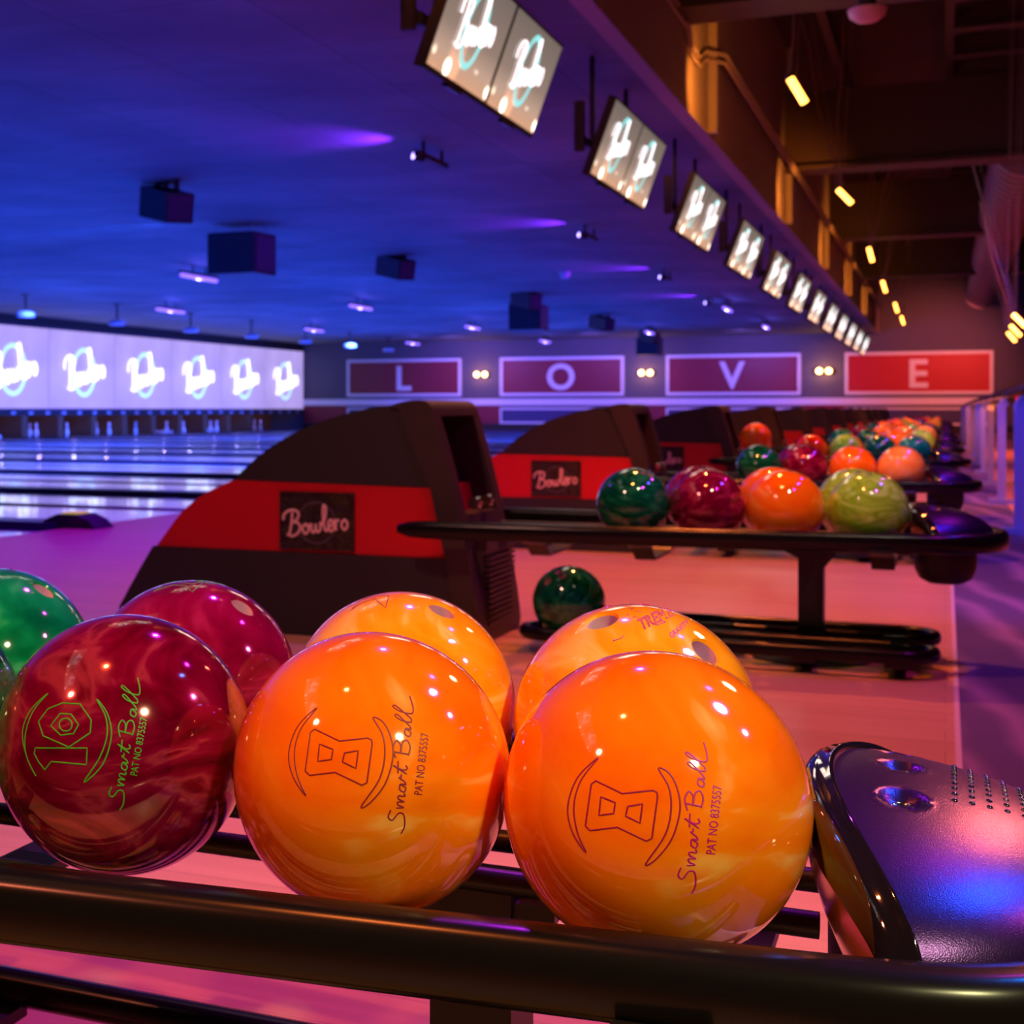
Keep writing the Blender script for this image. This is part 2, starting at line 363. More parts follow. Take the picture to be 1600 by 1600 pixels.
# conduit on the fascia
mb = MB()
for dz in (0, .07):
    mb.tube([(XF+.13, 3.3, 3.66+dz), (XF+.13, 11.3, 3.66+dz), (XF+.13, 11.5, 3.50+dz), (XF+.13, 11.9, 3.50+dz), (XF+.13, 12.2, 3.62+dz), (XF+.26, 12.4, 3.62+dz), (XF+.26, 45, 3.62+dz)], .016, 8)
tag(mb.build('conduit', M['fascia']), 'pair of thin painted conduit pipes running along the grey fascia wall', 'pipe')

# ribbed duct
mb = MB()
path = [(.92, 19.6+i*.45, 3.95) for i in range(58)]
for i in range(57):
    y = 19.6+i*.45
    mb.cyl((.92, y, 3.98), (.92, y+.24, 3.98), .40, n=24); mb.cyl((.92, y+.24, 3.98), (.92, y+.45, 3.98), .34, n=24)
tag(mb.build('ventilation_duct', M['duct']), 'large ribbed metal air duct hanging under the dark ceiling at right', 'duct')
mb = MB().box(.25, 1.6, 6.5, 10.6, 4.0, 4.6)
for y in (7.2, 8.2, 9.3): mb.box(.22, 1.63, y, y+.05, 3.97, 4.63)
tag(mb.build('air_handling_duct', M['steel'], smooth=False), 'dark rectangular duct with seams above the concourse, top right', 'duct')

# ------------------------------------------------------------------ far wall
def frame_mesh(x0, x1, z0, z1, t, parent, m, y=YW, d=.06):
    mb = MB()
    mb.box(x0, x1, y-d, y, z1-t, z1).box(x0, x1, y-d, y, z0, z0+t).box(x0, x0+t, y-d, y, z0+t, z1-t).box(x1-t, x1, y-d, y, z0+t, z1-t)
    return mb.build('frame', m, parent, smooth=False)
sx = (YW/49.)
FR = [(-20.09,-15.72),(-14.29,-9.96),(-8.55,-4.27),(-2.93,1.35)]
for i, ((a, b), ch) in enumerate(zip(FR, 'LOVE')):
    a, b = a*sx, b*sx; a0 = (a+b)/2
    z1, z0 = 2.48, 1.19
    e = empty('letter_sign', (0,0,0)); tag(e, 'maroon wall sign with white frame and big white letter %s' % ch if ch != 'E' else 'bright red wall sign with white frame and white letter E', 'sign', 'framed letter signs on the far wall')
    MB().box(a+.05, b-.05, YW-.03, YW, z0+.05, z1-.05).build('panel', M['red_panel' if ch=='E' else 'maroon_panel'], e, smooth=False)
    frame_mesh(a, b, z0, z1, .09, e, M['white_trim'])
    cu = bpy.data.curves.new('letter', 'FONT'); cu.body = ch; cu.size = 1.18; cu.align_x = 'CENTER'; cu.extrude = .02; cu.offset = .025
    to = bpy.data.objects.new('letter', cu); C.objects.link(to)
    dg = bpy.context.evaluated_depsgraph_get(); me = bpy.data.meshes.new_from_object(to.evaluated_get(dg)); bpy.data.objects.remove(to)
    me.materials.clear(); me.materials.append(M['white_trim'])
    lo = bpy.data.objects.new('letter', me); C.objects.link(lo); lo.parent = e
    lo.location = (a0-.0, YW-.05, (z0+z1)/2-.42); lo.rotation_euler = (PI/2, 0, 0)
    e2 = empty('wainscot_panel', (0,0,0)); tag(e2, 'dark framed low wall panel below the letter %s' % ch, 'wall panel', 'low framed panels under the letters')
    MB().box(a+.05, b-.05, YW-.03, YW, .30, .76).build('panel', M['blue_panel'], e2, smooth=False)
    frame_mesh(a, b, .26, .79, .06, e2, M['white_trim'])
struct('trim_2', MB().box(XM, 8.9, YW-.05, YW, 1.02, 1.09).box(XM, 8.9, YW-.05, YW, .88, .95).box(XM, 8.9, YW-.03, YW, .95,1.02), M['white_trim'], smooth=False)
for i, (a, b) in enumerate([(XM, FR[0][0]*sx), (FR[0][1]*sx, FR[1][0]*sx), (FR[1][1]*sx, FR[2][0]*sx), (FR[2][1]*sx, FR[3][0]*sx), (FR[3][1]*sx, 8.9)]):
    struct('wall_wainscot', MB().box(a, b, YW-.02, YW, .26, .86), M['maroon_panel' if i < 4 else 'wall'], smooth=False)
struct('baseboard_far', MB().box(XM, 8.9, YW-.04, YW, 0, .24), M['pit'], smooth=False)
for i, x in enumerate((-14.96*sx, -9.2*sx, -3.55*sx)):
    e = empty('wall_lamp', (x, YW, 1.92)); tag(e, 'twin-bulb amber wall lamp between the letters %s' % ('L and O','O and V','V and E')[i], 'lamp', 'twin wall lamps between the signs')
    MB().box(-.28, .28, -.05, 0, -.09, .09).bevel(.01).build('bracket', M['black_metal'], e)
    for s in (-.14, .14):
        MB().cyl((s, -.13, 0), (s, -.04, 0), .07, n=16).build('lamp_cup', M['black_metal'], e)
        m2 = MB(); bmesh.ops.create_uvsphere(m2.bm, u_segments=16, v_segments=10, radius=.085, matrix=Matrix.Translation((s, -.16, 0))); m2.build('bulb', M['bulb'], e)
    light('wall_lamp_glow', 'POINT', (x, YW-.5, 1.92), None, 14, (1,.45,.15), .05)

# ------------------------------------------------------------------ script lettering
STROKES = [
 [(-.35,2.05),(-.1,2.75),(.8,3.15),(1.75,3.0),(2.05,2.45),(1.6,1.9),(.95,1.65)],
 [(1.15,2.9),(.85,1.7),(.35,.35),(-.05,.25)],
 [(.95,1.65),(1.75,1.55),(2.05,.95),(1.6,.3),(.8,.0),(.2,.2)],
 [(2.95,1.3),(2.5,1.05),(2.4,.45),(2.75,.12),(3.2,.45),(3.25,1.0),(2.9,1.3),(3.1,1.0),(3.6,1.15)],
 [(3.75,1.3),(3.65,.6),(3.85,.15),(4.2,.4),(4.4,1.15),(4.35,.5),(4.6,.15),(5.0,.5),(5.1,1.25),(5.35,1.0)],
 [(5.35,.9),(5.85,1.7),(6.15,2.8),(5.95,3.3),(5.7,2.8),(5.55,1.2),(5.75,.2),(6.15,.45)],
 [(6.05,.55),(6.65,.8),(6.9,1.25),(6.55,1.45),(6.2,.9),(6.35,.15),(6.8,.2),(7.1,.7)],
 [(7.1,.7),(7.3,1.45),(7.3,.9),(7.25,.1)],
 [(7.28,.75),(7.5,1.25),(7.9,1.3)],
 [(8.65,1.3),(8.25,1.0),(8.15,.4),(8.55,.12),(8.95,.5),(8.95,1.05),(8.6,1.3)],
]
def script_mb(width, stroke, thick, tilt=.16, sub=5, ys=1.0):
    """lettering in local XZ plane facing -Y, centred"""
    k = width/9.6; mb = MB(); ca, sa = math.cos(tilt), math.sin(tilt)
    prof = [(stroke*k*math.cos(2*PI*i/8), thick*math.sin(2*PI*i/8)) for i in range(8)]
    for st in STROKES:
        pts = []
        for x, y in [(p.x, p.y) for p in spline([(a, b, 0) for a, b in st], sub)]:
            x, y = (x-4.4)*k, (y-1.3)*k*ys
            pts.append((x*ca-y*sa, 0, x*sa+y*ca))
        mb.sweep(pts, prof, up=(0,1,0))
    return mb
def ring_mb(rx, rz, r, d, n=40):
    pts = [(rx*math.cos(2*PI*i/n), 0, rz*math.sin(2*PI*i/n)) for i in range(n)]
    return MB().sweep(pts, [(r*math.cos(2*PI*i/6), d*math.sin(2*PI*i/6)) for i in range(6)], closed=True, up=(0,1,0))

# ------------------------------------------------------------------ mask screens over the pins
s0 = empty('lane_screen', (XM, 0, 0), (0,0,PI/2))
# local: +x -> world +y, facing -Y local -> world +X
MB().box(-1.585, 1.585, 0, .08, .76, 2.80).build('screen_panel', M['mask'], s0, smooth=False)
MB().box(-1.6, 1.6, .0, .14, .70, .76).box(-1.6, 1.6, .0, .14, 2.80, 2.86).box(-1.6, -1.585, .01, .14, .76, 2.80).box(1.585, 1.6, .01, .14, .76, 2.80).build('screen_frame', M['cap'], s0, smooth=False)
ring_mb(.52, .60, .055, .02).build('neon_ring', M['neon_ring'], s0, loc=(.02,-.02,1.72))
script_mb(1.95, .13, .02, .20, ys=1.4).build('lettering', M['neon_white'], s0, loc=(.02,-.06,1.76))
places = ['sixth from the far corner, cut off','fifth from the far corner','fourth from the far corner','third from the far corner','second from the far corner','at the far corner, smallest']
for i in range(6):
    o = s0 if i == 0 else copy_tree(s0)
    o.location = (XM, 29.46+3.2*i, 0)
    tag(o, 'lilac lit screen with white script above pins, ' + places[i], 'screen', 'lit screens above the pin decks')
struct('wall_above_screens', MB().box(XM-.1, XM+.0, -3, YW, 2.86, ZC), M['pit'], smooth=False)
struct('wall_pit', MB().box(XM-1.4, XM-1.3, -3, YW, -.07, .75), M['pit_wood'], smooth=False)
struct('trim_pit', MB().box(XM-.05, XM+.02, -3, YW, .58, .70), M['pit'], smooth=False)
mb = MB()
for i in range(26): 
    y = 27.9+i*.74
    tag(MB().box(XM+.02, XM+.05, y, y+.16, .61, .68).build('pin_indicator', mat_ind := M['projector'], smooth=False), 'small pale square indicator panel on the dark strip under the lane screens', 'indicator', 'indicator squares below the lane screens')
for k in range(7, 14):
    for dy in (-1.6, 0):
        struct('wall_kickback', MB().box(XM-1.25, XM+.0, YC(k)+dy-.12, YC(k)+dy+.12, 0, .58), M['pit_wood'], smooth=False)
for k in range(7, 14): light('pit_light', 'POINT', (XM-.12, YC(k)-.8, .52), None, 2.2, (.5,.4,1), .03); light('pit_light', 'POINT', (XM-.12, YC(k)+.8, .52), None, 2.2, (.6,.4,1), .03)
# pins
pin_prof = [(0.0001,0),(.025,0),(.03,.02),(.045,.06),(.058,.10),(.060,.115),(.053,.16),(.035,.21),(.0235,.25),(.024,.28),(.031,.32),(.032,.345),(.024,.37),(.010,.380),(.0001,.381)]
p0 = MB().lathe(pin_prof, 16).build('bowling_pin', M['pin'])
st = MB().lathe([(.0245,.235),(.0248,.242),(.0245,.249)], 16).lathe([(.0247,.262),(.0252,.268),(.025,.275)], 16).build('neck_stripe', M['pin_red'], p0)
first = True; cnt = 0
PY = {}
for k in range(7, 14):
    for sg in (-1, 1):
        lane_c = YC(k)+sg*.895
        if not 28 < lane_c < YW-.6: continue
        spots = [(-.0,0),(.3,-.15),(.3,.15),(.6,-.3),(.6,0),(.6,.3),(.9,-.45),(.9,-.15),(.9,.15),(.9,.45)]
        random.shuffle(spots)
        nstand = random.choice((3,4,5)); nfall = random.choice((1,2))
        for j, (dx, dy) in enumerate(spots[:nstand+nfall]):
            o = p0 if first else copy_tree(p0); first = False; cnt += 1
            fall = j >= nstand
            x, y = XM-.08-dx, lane_c+dy
            if fall:
                o.location = (x, y, .062); o.rotation_euler = (PI/2, 0, random.uniform(0, 6.28))
            else: o.location = (x, y, 0)
            tag(o, ('white bowling pin lying fallen' if fall else 'white bowling pin standing') + ' in the dark pin deck, %s lane from the far wall' % ORD[min(12,int((YW-lane_c)/1.6))], 'bowling pin', 'fallen pins at the lane ends' if fall else 'standing pins at the lane ends')

# foul line sensor units on the capping
for i, k in enumerate((2, 3)):
    e = empty('foul_sensor', (-4.93, YC(k)-.05 if i else 7.6, .0)); 
    MB().prism([(-.20,0),(-.17,.05),(-.08,.085),(.06,.085),(.15,.05),(.20,0)], -.11, .11).bevel(.02,3).build('housing', M['black_plastic'], e)
    MB().box(-.07, .05, -.07, .07, .0855, .093).bevel(.002,1).build('sensor_window', M['yellow'], e)
    tag(e, 'low black foul sensor box with yellow top at the foul line' if i == 0 else 'low black foul sensor box half hidden beside the nearest visible hood', 'sensor')

# ------------------------------------------------------------------ ball return (hood + rack)
proto = empty('ball_return', (0, 0, 0))
HW = .225
def cavity_cut(objs, mb_cut):
    cut = mb_cut.build('cutter', M['cavity'])
    dg = bpy.context.evaluated_depsgraph_get()
    for o in objs:
        md = o.modifiers.new('b', 'BOOLEAN'); md.object = cut; md.operation = 'DIFFERENCE'; md.solver = 'EXACT'
    dg.update()
    for o in objs:
        me = bpy.data.meshes.new_from_object(o.evaluated_get(dg)); o.modifiers.clear(); old = o.data; o.data = me
        me.shade_smooth(); me.set_sharp_from_angle(angle=math.radians(40))
    bpy.data.objects.remove(cut)
seam = [(-1.567,.742),(-1.556,.70),(-1.505,.575),(-1.465,.487)]
seam2 = [(-1.415,.265),(-1.385,.10),(-1.380,0)]
top_l = [(-2.152,.498),(-2.10,.545),(-2.04,.592),(-1.96,.640),(-1.877,.677),(-1.775,.710),(-1.675,.734),(-1.62,.741)]
up = MB().prism([(p.x, p.z) for p in spline([(a,0,b) for a,b in top_l],3)] + seam, -HW, HW).bevel(.035, 4, 50).build('upper_shell', M['black_plastic'], proto)
red_l = [(-2.445,.268),(-2.40,.325),(-2.354,.38),(-2.30,.425),(-2.243,.459),(-2.152,.4975)]
MB().prism([(p.x, p.z) for p in spline([(a,0,b) for a,b in red_l],3)] + [(-1.4655,.4865)]+[(-1.415,.268)], -HW+.003, HW-.003).bevel(.022, 3, 50).build('side_band', M['red_plastic'], proto)
MB().prism([(-2.60,.0),(-2.585,.06),(-2.555,.11),(-2.50,.20),(-2.455,.2675)]+[(-1.415,.2675)]+seam2[1:], -HW-.006, HW+.006).bevel(.018, 3, 50).build('base', M['black_plastic'], proto)
front_edge = [(-1.600,.742),(-1.54,.757),(-1.49,.759),(-1.462,.742),(-1.447,.70),(-1.405,.56),(-1.378,.45),(-1.352,.33),(-1.338,.26),(-1.315,.12),(-1.305,.03),(-1.31,0)]
fr = MB().prism([(p.x,p.z) for p in spline([(a,0,b) for a,b in front_edge],3)] + [(-1.379,0),(-1.384,.10),(-1.414,.265),(-1.464,.487),(-1.504,.575),(-1.555,.70),(-1.566,.73)], -HW-.012, HW+.012).bevel(.030, 4, 50).build('front_frame', M['frame_plastic'], proto)
cut = MB().prism([(-1.78,.40),(-1.20,.40),(-1.30,.715),(-1.78,.70)], -HW+.055, HW-.055)
cavity_cut([fr, up], cut)
MB().box(-1.77, -1.75, -HW+.05, HW-.05, .50, .70).build('throat_lining', M['cavity'], proto, smooth=False)
mb = MB().box(-1.345, -1.318, -.15, .17, .03, .33)
for i in range(13): mb.box(-1.32, -1.302, -.135, .155, .055+i*.017, .0635+i*.017)
mb.box(-1.32, -1.306, -.15, .17, .28, .33)
g = mb.build('vent_grille', M['frame_plastic'], proto, smooth=False)
MB().box(-1.3055, -1.3035, -.02, .07, .287, .322).build('access_slot', M['cavity'], g, smooth=False)
pl = MB().box(-1.981, -1.720, -HW-.007, -HW+.003, .278, .464).build('name_plate', M['plate'], proto, smooth=False)
script_mb(.228, .17, .0012, .13, ys=1.12).build('lettering', M['plate_text'], pl, loc=(-1.852, -HW-.009, .366))
ring_mb(.066, .066, .0022, .001).build('logo_ring', M['plate_ring'], pl, loc=(-1.85, -HW-.008, .366))
# kick wheels at the throat
for yy in (-.10, .03):
    MB().cyl((-1.36, yy-.02, .435), (-1.36, yy+.02, .435), .02, n=16).build('guide_roller', M['chrome'], proto)
# outer rail
def se(w, h, n=20, e=2.6):
    out = []
    for i in range(n):
        t = 2*PI*i/n; c_, s_ = math.cos(t), math.sin(t)
        out.append((w*math.copysign(abs(c_)**(2/e), c_), h*math.copysign(abs(s_)**(2/e), s_)))
    return out
near = [(-1.53,-.345),(-1.2,-.338),(-.9,-.322),(-.65,-.300),(-.45,-.280),(-.27,-.262),(-.12,-.247),(-.02,-.233),(.045,-.207),(.10,-.157),(.132,-.085),(.142,0)]
full = near + [(x,-y) for x, y in near[-2::-1]]
path = spline([(x, y, .366) for x, y in full], 6)
tp = [1]*len(path); tp[0]=tp[-1]=.45; tp[1]=tp[-2]=.85
MB().sweep(path, se(.0235, .0275), taper=tp).build('outer_rail', M['rail'], proto)
for yy in (-.196, -.056, .051, .191):
    MB().cyl((-1.40, yy, .3495), (-.085, yy, .3495), .010, n=12).build('support_tube', M['black_metal'], proto)
for x in (-1.14, -.82, -.16):
    q = [(x, y, z) for y, z in ((-.29,.345),(-.20,.325),(-.13,.285),(.13,.285),(.20,.325),(.29,.345))]
    MB().sweep(q, [(-.03,-.005),(.03,-.005),(.03,.005),(-.03,.005)]).build('cross_strap', M['black_metal'], proto, smooth=False)
po = MB().box(-.395, -.325, -.035, .035, .02, .333).bevel(.006).build('post', M['black_metal'], proto)
for s in (-1, 1): MB().prism([(-.345,.20),(-.375,.20),(-.375,.285),(-.29 if s>0 else -.43,.31),(-.29 if s>0 else -.43,.325),(-.345,.325)], -.03+.0*s, .03).build('gusset', M['black_metal'], po, smooth=False)
MB().lathe([(.0001,0),(.17,0),(.172,.008),(.15,.018),(.05,.024),(.0001,.024)], 40, Matrix.Translation((-.36,0,0))).build('base_plate', M['black_metal'], proto)
# low loops for spare balls
for yc in (-.20, .12):
    p = []
    for (cx_, a0) in ((-.115,-PI/2),(-1.08,PI/2)):
        for i in range(13):
            a = a0+PI*i/12; p.append((cx_+.088*math.cos(a), yc+.088*math.sin(a), .062))
    MB().sweep(p, se(.017,.020,12), closed=True).build('low_rail_loop', M['rail'], proto)
    MB().tube([(-1.06,yc,.045),(-.10,yc,.045)], .008, 8).build('low_center_bar', M['black_metal'], proto)
for x in (-1.0, -.36, -.12):
    MB().box(x-.03, x+.03, -.29, .21, .030, .044).box(x-.02,x+.02,-.06,-.02,0,.03).build('low_cross_bar', M['black_metal'], proto, smooth=False)
# end pod: dome with lip, buttons and perforations
def pod_z(x, y):
    rr = ((x+.075)/.205)**2 + (y/.222)**2
    return .372 + .086*max(0, 1-rr)**.5 if rr < 1 else .372
def pod_left(y):
    t = y/.222
    return -.100 + .068*t*t + .006*abs(t)**6
BT = [(-.028,-.064),(-.031,.020),(-.037,.098)]
mb = MB(); NX, NY = 90, 130; grid = []
for j in range(NY+1):
    t = -1+2*j/NY; y = .2215*math.sin(t*PI/2)
    xl = pod_left(y)+.021; xr = -.075+.205*math.sqrt(max(0, 1-(y/.222)**2))
    xr = max(xr, xl+.001); row = []
    for i in range(NX+1):
        x = xl+(xr-xl)*math.sin(i/NX*PI/2); z = pod_z(x, y)
        for bx, by in BT:
            d = math.hypot(x-bx, y-by)
            if d < .0165: z -= .011*math.cos(d/.0165*PI/2)**.6
            elif d < .021: z += .0008*math.sin((d-.0165)/.0045*PI)
        row.append(mb.bm.verts.new((x, y, z)))
    row.append(mb.bm.verts.new((xr, y, .345)))
    row.insert(0, mb.bm.verts.new((xl, y, .345)))
    grid.append(row)
for a, b in zip(grid, grid[1:]):
    for i in range(len(a)-1): mb.bm.faces.new((a[i], a[i+1], b[i+1], b[i]))
pod = mb.build('end_pod', M['pod'], proto, ang=50)
# lip band
mb = MB(); rows = []
for j in range(61):
    t = -1+2*j/60; y = .2212*math.sin(t*PI/2); xl = pod_left(y); ring = []
    zt = pod_z(xl+.02, y)
    k = (zt-.372)/.086
    for dx, dz in ((-.002,-.030*k-.004),(-.001,-.012*k-.003),(.001,-.003),(.005,.001),(.010,.003),(.0165,.0035),(.0185,.0055),(.021,.0055),(.0225,.003),(.0225,-.004)):
        ring.append(mb.bm.verts.new((xl+dx, y, zt+dz)))
    rows.append(ring)
for a, b in zip(rows, rows[1:]):
    for i in range(len(a)-1): mb.bm.faces.new((a[i], a[i+1], b[i+1], b[i]))
MBo = mb.build('lip', M['pod_lip'], pod, ang=60)
# polished throat wall under the lip
mb = MB(); rows = []
for j in range(61):
    t = -1+2*j/60; y = .2212*math.sin(t*PI/2); xl = pod_left(y); zt = pod_z(xl+.02, y); k = (zt-.372)/.086
    rows.append([mb.bm.verts.new((xl+.0+dx*k, y, zt-.030*k-.004 + (.343-zt+.030*k+.004)*s_)) for dx, s_ in ((0,0),(.004,.33),(.012,.66),(.024,1))])
for a, b in zip(rows, rows[1:]):
    for i in range(3): mb.bm.faces.new((a[i], a[i+1], b[i+1], b[i]))
mb.build('throat_wall', M['mirror'], pod, ang=60)
for bx, by in BT:
    z = pod_z(bx, by)-.0085
    MB().lathe([(.0001,z+.0),(.004,z+.0004),(.0075,z+.0018),(.0082,z+.003),(.0078,z+.002)], 24, Matrix.Translation((bx,by,0))).build('button', M['chrome'], pod)
mb = MB()
for i in range(5):
    for j in range(10):
        x = .006+i*.0115+.0*j; y = -.045+j*.0145+i*.004; z = pod_z(x, y)
        bmesh.ops.create_uvsphere(mb.bm, u_segments=8, v_segments=5, radius=.0026, matrix=Matrix.Translation((x, y, z-.0008)))
mb.build('perforations', M['pod_lip'], pod)
# blower tub under the pod
MB().lathe([(.0001,.235),(.045,.237),(.068,.250),(.080,.275),(.083,.31),(.083,.346),(.0001,.346)], 36, Matrix.Translation((-.0,0,0))).build('blower_tub', M['black_plastic'], proto)

for k in range(14):
    o = proto if k == 0 else copy_tree(proto)
    o.location = (0, YC(k), 0)
    tag(o, ('black ball return rack with purple glossy end pod, closest to the camera' if k == 0 else
        'black and red ball return with curved hood and long rack, %s from the camera' % ORD[k]), 'ball return', 'ball returns in a receding row')

# ------------------------------------------------------------------ bowling balls
R = .1085
CAM = Vector((0,0,.73))
RT = Vector((math.cos(TH), math.sin(TH), 0)); FW = Vector((-math.sin(TH), math.cos(TH), 0))
def px_dir(u, v): return (RT*(u-480)/2250 + FW + Vector((0,0,1))*(640-v)/2250).normalized()
def surf(cen, u, v, r=R):
    """point of the sphere the photo pixel falls on, local to the sphere"""
    d = px_dir(u, v); oc = CAM-cen; b = d.dot(oc); q = b*b-(oc.dot(oc)-r*r)
    t = -b-math.sqrt(max(q, 0)); p = CAM+d*t-cen
    return p.normalized()
plain = {}
def ball_mesh(r=R, holes=(), seg=64):
    mb = MB(); bmesh.ops.create_uvsphere(mb.bm, u_segments=seg, v_segments=seg//2, radius=r)
    o = mb.build('tmp', M['orange'])
    if holes:
        for h, rad in holes:
            cutm = MB()
            cutm.lathe([(.0002,r-.030),(rad*.9,r-.030),(rad,r-.027),(rad,r-.0035),(rad+.0028,r+.0003),(rad+.004,r+.004),(.0002,r+.004)], 32, h.to_track_quat('Z','Y').to_matrix().to_4x4())
            c_ = cutm.build('cut', M['hole'])
            md = o.modifiers.new('b', 'BOOLEAN'); md.object = c_; md.solver = 'EXACT'
            dg = bpy.context.evaluated_depsgraph_get(); me = bpy.data.meshes.new_from_object(o.evaluated_get(dg))
            o.modifiers.clear(); o.data = me; bpy.data.objects.remove(c_)
    me = o.data; bpy.data.objects.remove(o)
    me.materials.clear(); me.materials.append(M['orange']); me.materials.append(M['hole'])
    for p in me.polygons: p.material_index = 1 if p.center.length < r*.9 else 0
    me.shade_smooth(); me.set_sharp_from_angle(angle=math.radians(30))
    return me
base_mesh = ball_mesh(seg=48, holes=[(Vector((-.15,.1,.98)).normalized(), .0115), (Vector((.08,.12,.98)).normalized(), .0115), (Vector((0,-.3,.95)).normalized(), .013)])
def color_mesh(c):
    if c not in plain:
        me = base_mesh.copy(); me.materials[0] = M[c]; plain[c] = me
    return plain[c]
CN = {'orange':'bright orange','amber':'yellowish orange','maroon':'maroon marbled','crimson':'magenta red','red':'red orange','green':'dark green','jade':'green','lime':'lime green','peach':'pale peach orange'}
def ball(c, x, y, z, label, group, me=None, rot=None):
    o = bpy.data.objects.new('bowling_ball', me or color_mesh(c)); C.objects.link(o); o.location = (x, y, z)
    o.rotation_euler = rot if rot else (random.uniform(-.5,.5), random.uniform(-.5,.5), random.uniform(0, 6.28))
    return tag(o, label, 'bowling ball', group)

def on_ball(pts2, cen, lift=.0004):
    return [surf(cen, u, v)*(R+lift) for u, v in pts2]
def lines(cen, polys, rad, name, m, parent, lift=.0001):
    mb = MB()
    for pts, closed, smooth in polys:
        P = [(a, b, 0) for a, b in pts]
        if smooth: P = spline(P, 6, closed)
        else:
            out = []
            for i in range(len(P) if closed else len(P)-1):
                a, b = Vector(P[i]), Vector(P[(i+1)%len(P)])
                out += [a+(b-a)*t/4 for t in range(4)]
            if not closed: out.append(Vector(P[-1]))
            P = out
        L = on_ball([(p[0], p[1]) for p in P], cen, lift)
        n = len(L)
        prof = [(rad*math.cos(2*PI*i/6), rad*.5*math.sin(2*PI*i/6)) for i in range(6)]
        # sweep with sphere normal as up
        rings = []
        for i, p in enumerate(L):
            a = L[(i-1)%n] if (closed or i) else p; b = L[(i+1)%n] if (closed or i < n-1) else p
            t = (b-a).normalized(); u = p.normalized(); s_ = t.cross(u).normalized()
            rings.append([mb.bm.verts.new(p+s_*x+u*y) for x, y in prof])
        for i in range(n if closed else n-1):
            A, B = rings[i], rings[(i+1)%n]
            for k in range(6): mb.bm.faces.new((A[k], A[(k+1)%6], B[(k+1)%6], B[k]))
    return mb.build(name, m, parent)
def text_on(cen, body, p0, p1, size_px, name, m, parent, outline=False):
    """flat text laid on the ball surface from pixel p0 to p1 (baseline)"""
    cu = bpy.data.curves.new(name, 'FONT'); cu.body = body; cu.size = 1; cu.resolution_u = 3
    if outline: cu.fill_mode = 'NONE'; cu.offset = .02
    else: cu.offset = .006
    to = bpy.data.objects.new(name, cu); C.objects.link(to)
    dg = bpy.context.evaluated_depsgraph_get(); me = bpy.data.meshes.new_from_object(to.evaluated_get(dg)); bpy.data.objects.remove(to)
    wid = max(v.co.x for v in me.vertices)
    ax = Vector((p1[0]-p0[0], p1[1]-p0[1])); L = ax.length; ax.normalize(); ay = Vector((ax.y, -ax.x))
    for v in me.vertices:
        q = Vector(p0)+ax*(v.co.x/wid*L)+ay*(v.co.y*size_px)
        v.co = surf(cen, q.x, q.y)*(R+.00025)
    me.materials.clear(); me.materials.append(m)
    if outline:
        bm = bmesh.new(); bm.from_mesh(me); mb = MB()
        for e in bm.edges:
            a, b = e.verts[0].co.copy(), e.verts[1].co.copy()
            if (a-b).length > 1e-5: mb.cyl(a, b, .00035, n=5)
        bm.free(); return mb.build(name, m, parent)
    o = bpy.data.objects.new(name, me); C.objects.link(o); o.parent = parent; return o

def zf(pts, ox, oy): return [(ox+a/2, oy+b/2) for a, b in pts]
SB = [ # "Smart Ball" along a baseline, x 0..10, y up
 [(.9,1.5),(.3,1.7),(.1,1.2),(.7,.6),(.6,.0),(-.3,-.2),(-.9,.1)],
 [(1.1,.9),(1.2,.1),(1.35,.7),(1.6,.8),(1.65,.1),(1.85,.75),(2.1,.75),(2.1,.1),(2.35,.2)],
 [(3.0,.75),(2.6,.7),(2.45,.2),(2.8,.1),(3.05,.7),(3.05,.1),(3.3,.3)],
 [(3.3,.3),(3.55,.9),(3.6,.7),(3.85,.7)],
 [(3.9,.1),(4.5,1.7),(4.2,.6),(4.35,.1),(4.6,.3)], [(3.9,1.1),(4.9,1.2)],
 [(5.6,1.8),(5.5,.1)], [(5.1,1.5),(5.9,1.9),(6.5,1.6),(6.2,1.1),(5.6,1.0),(6.4,.9),(6.6,.4),(6.1,.0),(5.4,.1)],
 [(7.5,.75),(7.1,.7),(6.95,.2),(7.3,.1),(7.55,.7),(7.55,.1),(7.8,.3)],
 [(7.8,.3),(8.6,1.7),(8.5,2.0),(8.2,1.3),(8.1,.2),(8.4,.2)],
 [(8.4,.2),(9.3,2.0),(9.2,2.3),(8.9,1.5),(8.8,.2),(9.3,.1),(10.2,.6)],
]
def smart(cen, p0, p1, hpx, m, parent):
    ax = Vector((p1[0]-p0[0], p1[1]-p0[1])); L = ax.length; ax.normalize(); ay = Vector((ax.y, -ax.x))
    polys = []
    for st in SB:
        polys.append(([tuple(Vector(p0)+ax*((x+1)/11*L)+ay*(y*hpx)) for x, y in st], False, True))
    lines(cen, polys, .00055, 'script_lettering', m, parent)

def loop8(ox, oy):
    return [
     (zf([(270,768),(205,830),(175,920),(190,1000),(232,1063),(205,1000),(194,920),(215,840)],ox,oy), True, True),
     (zf([(458,802),(490,860),(497,930),(478,1010),(418,1100),(450,1085),(500,1020),(525,930),(515,860),(490,815)],ox,oy), True, True),
     (zf([(262,840),(345,880),(440,870),(453,876),(455,890),(437,1020),(420,1028),(330,985),(245,995),(230,980),(248,850)],ox,oy), True, False),
     (zf([(278,890),(323,908),(318,942),(272,948)],ox,oy), True, False),
     (zf([(362,920),(408,912),(400,972),(355,950)],ox,oy), True, False)]
ZB = .446
yf, yb = 1.054, 1.301
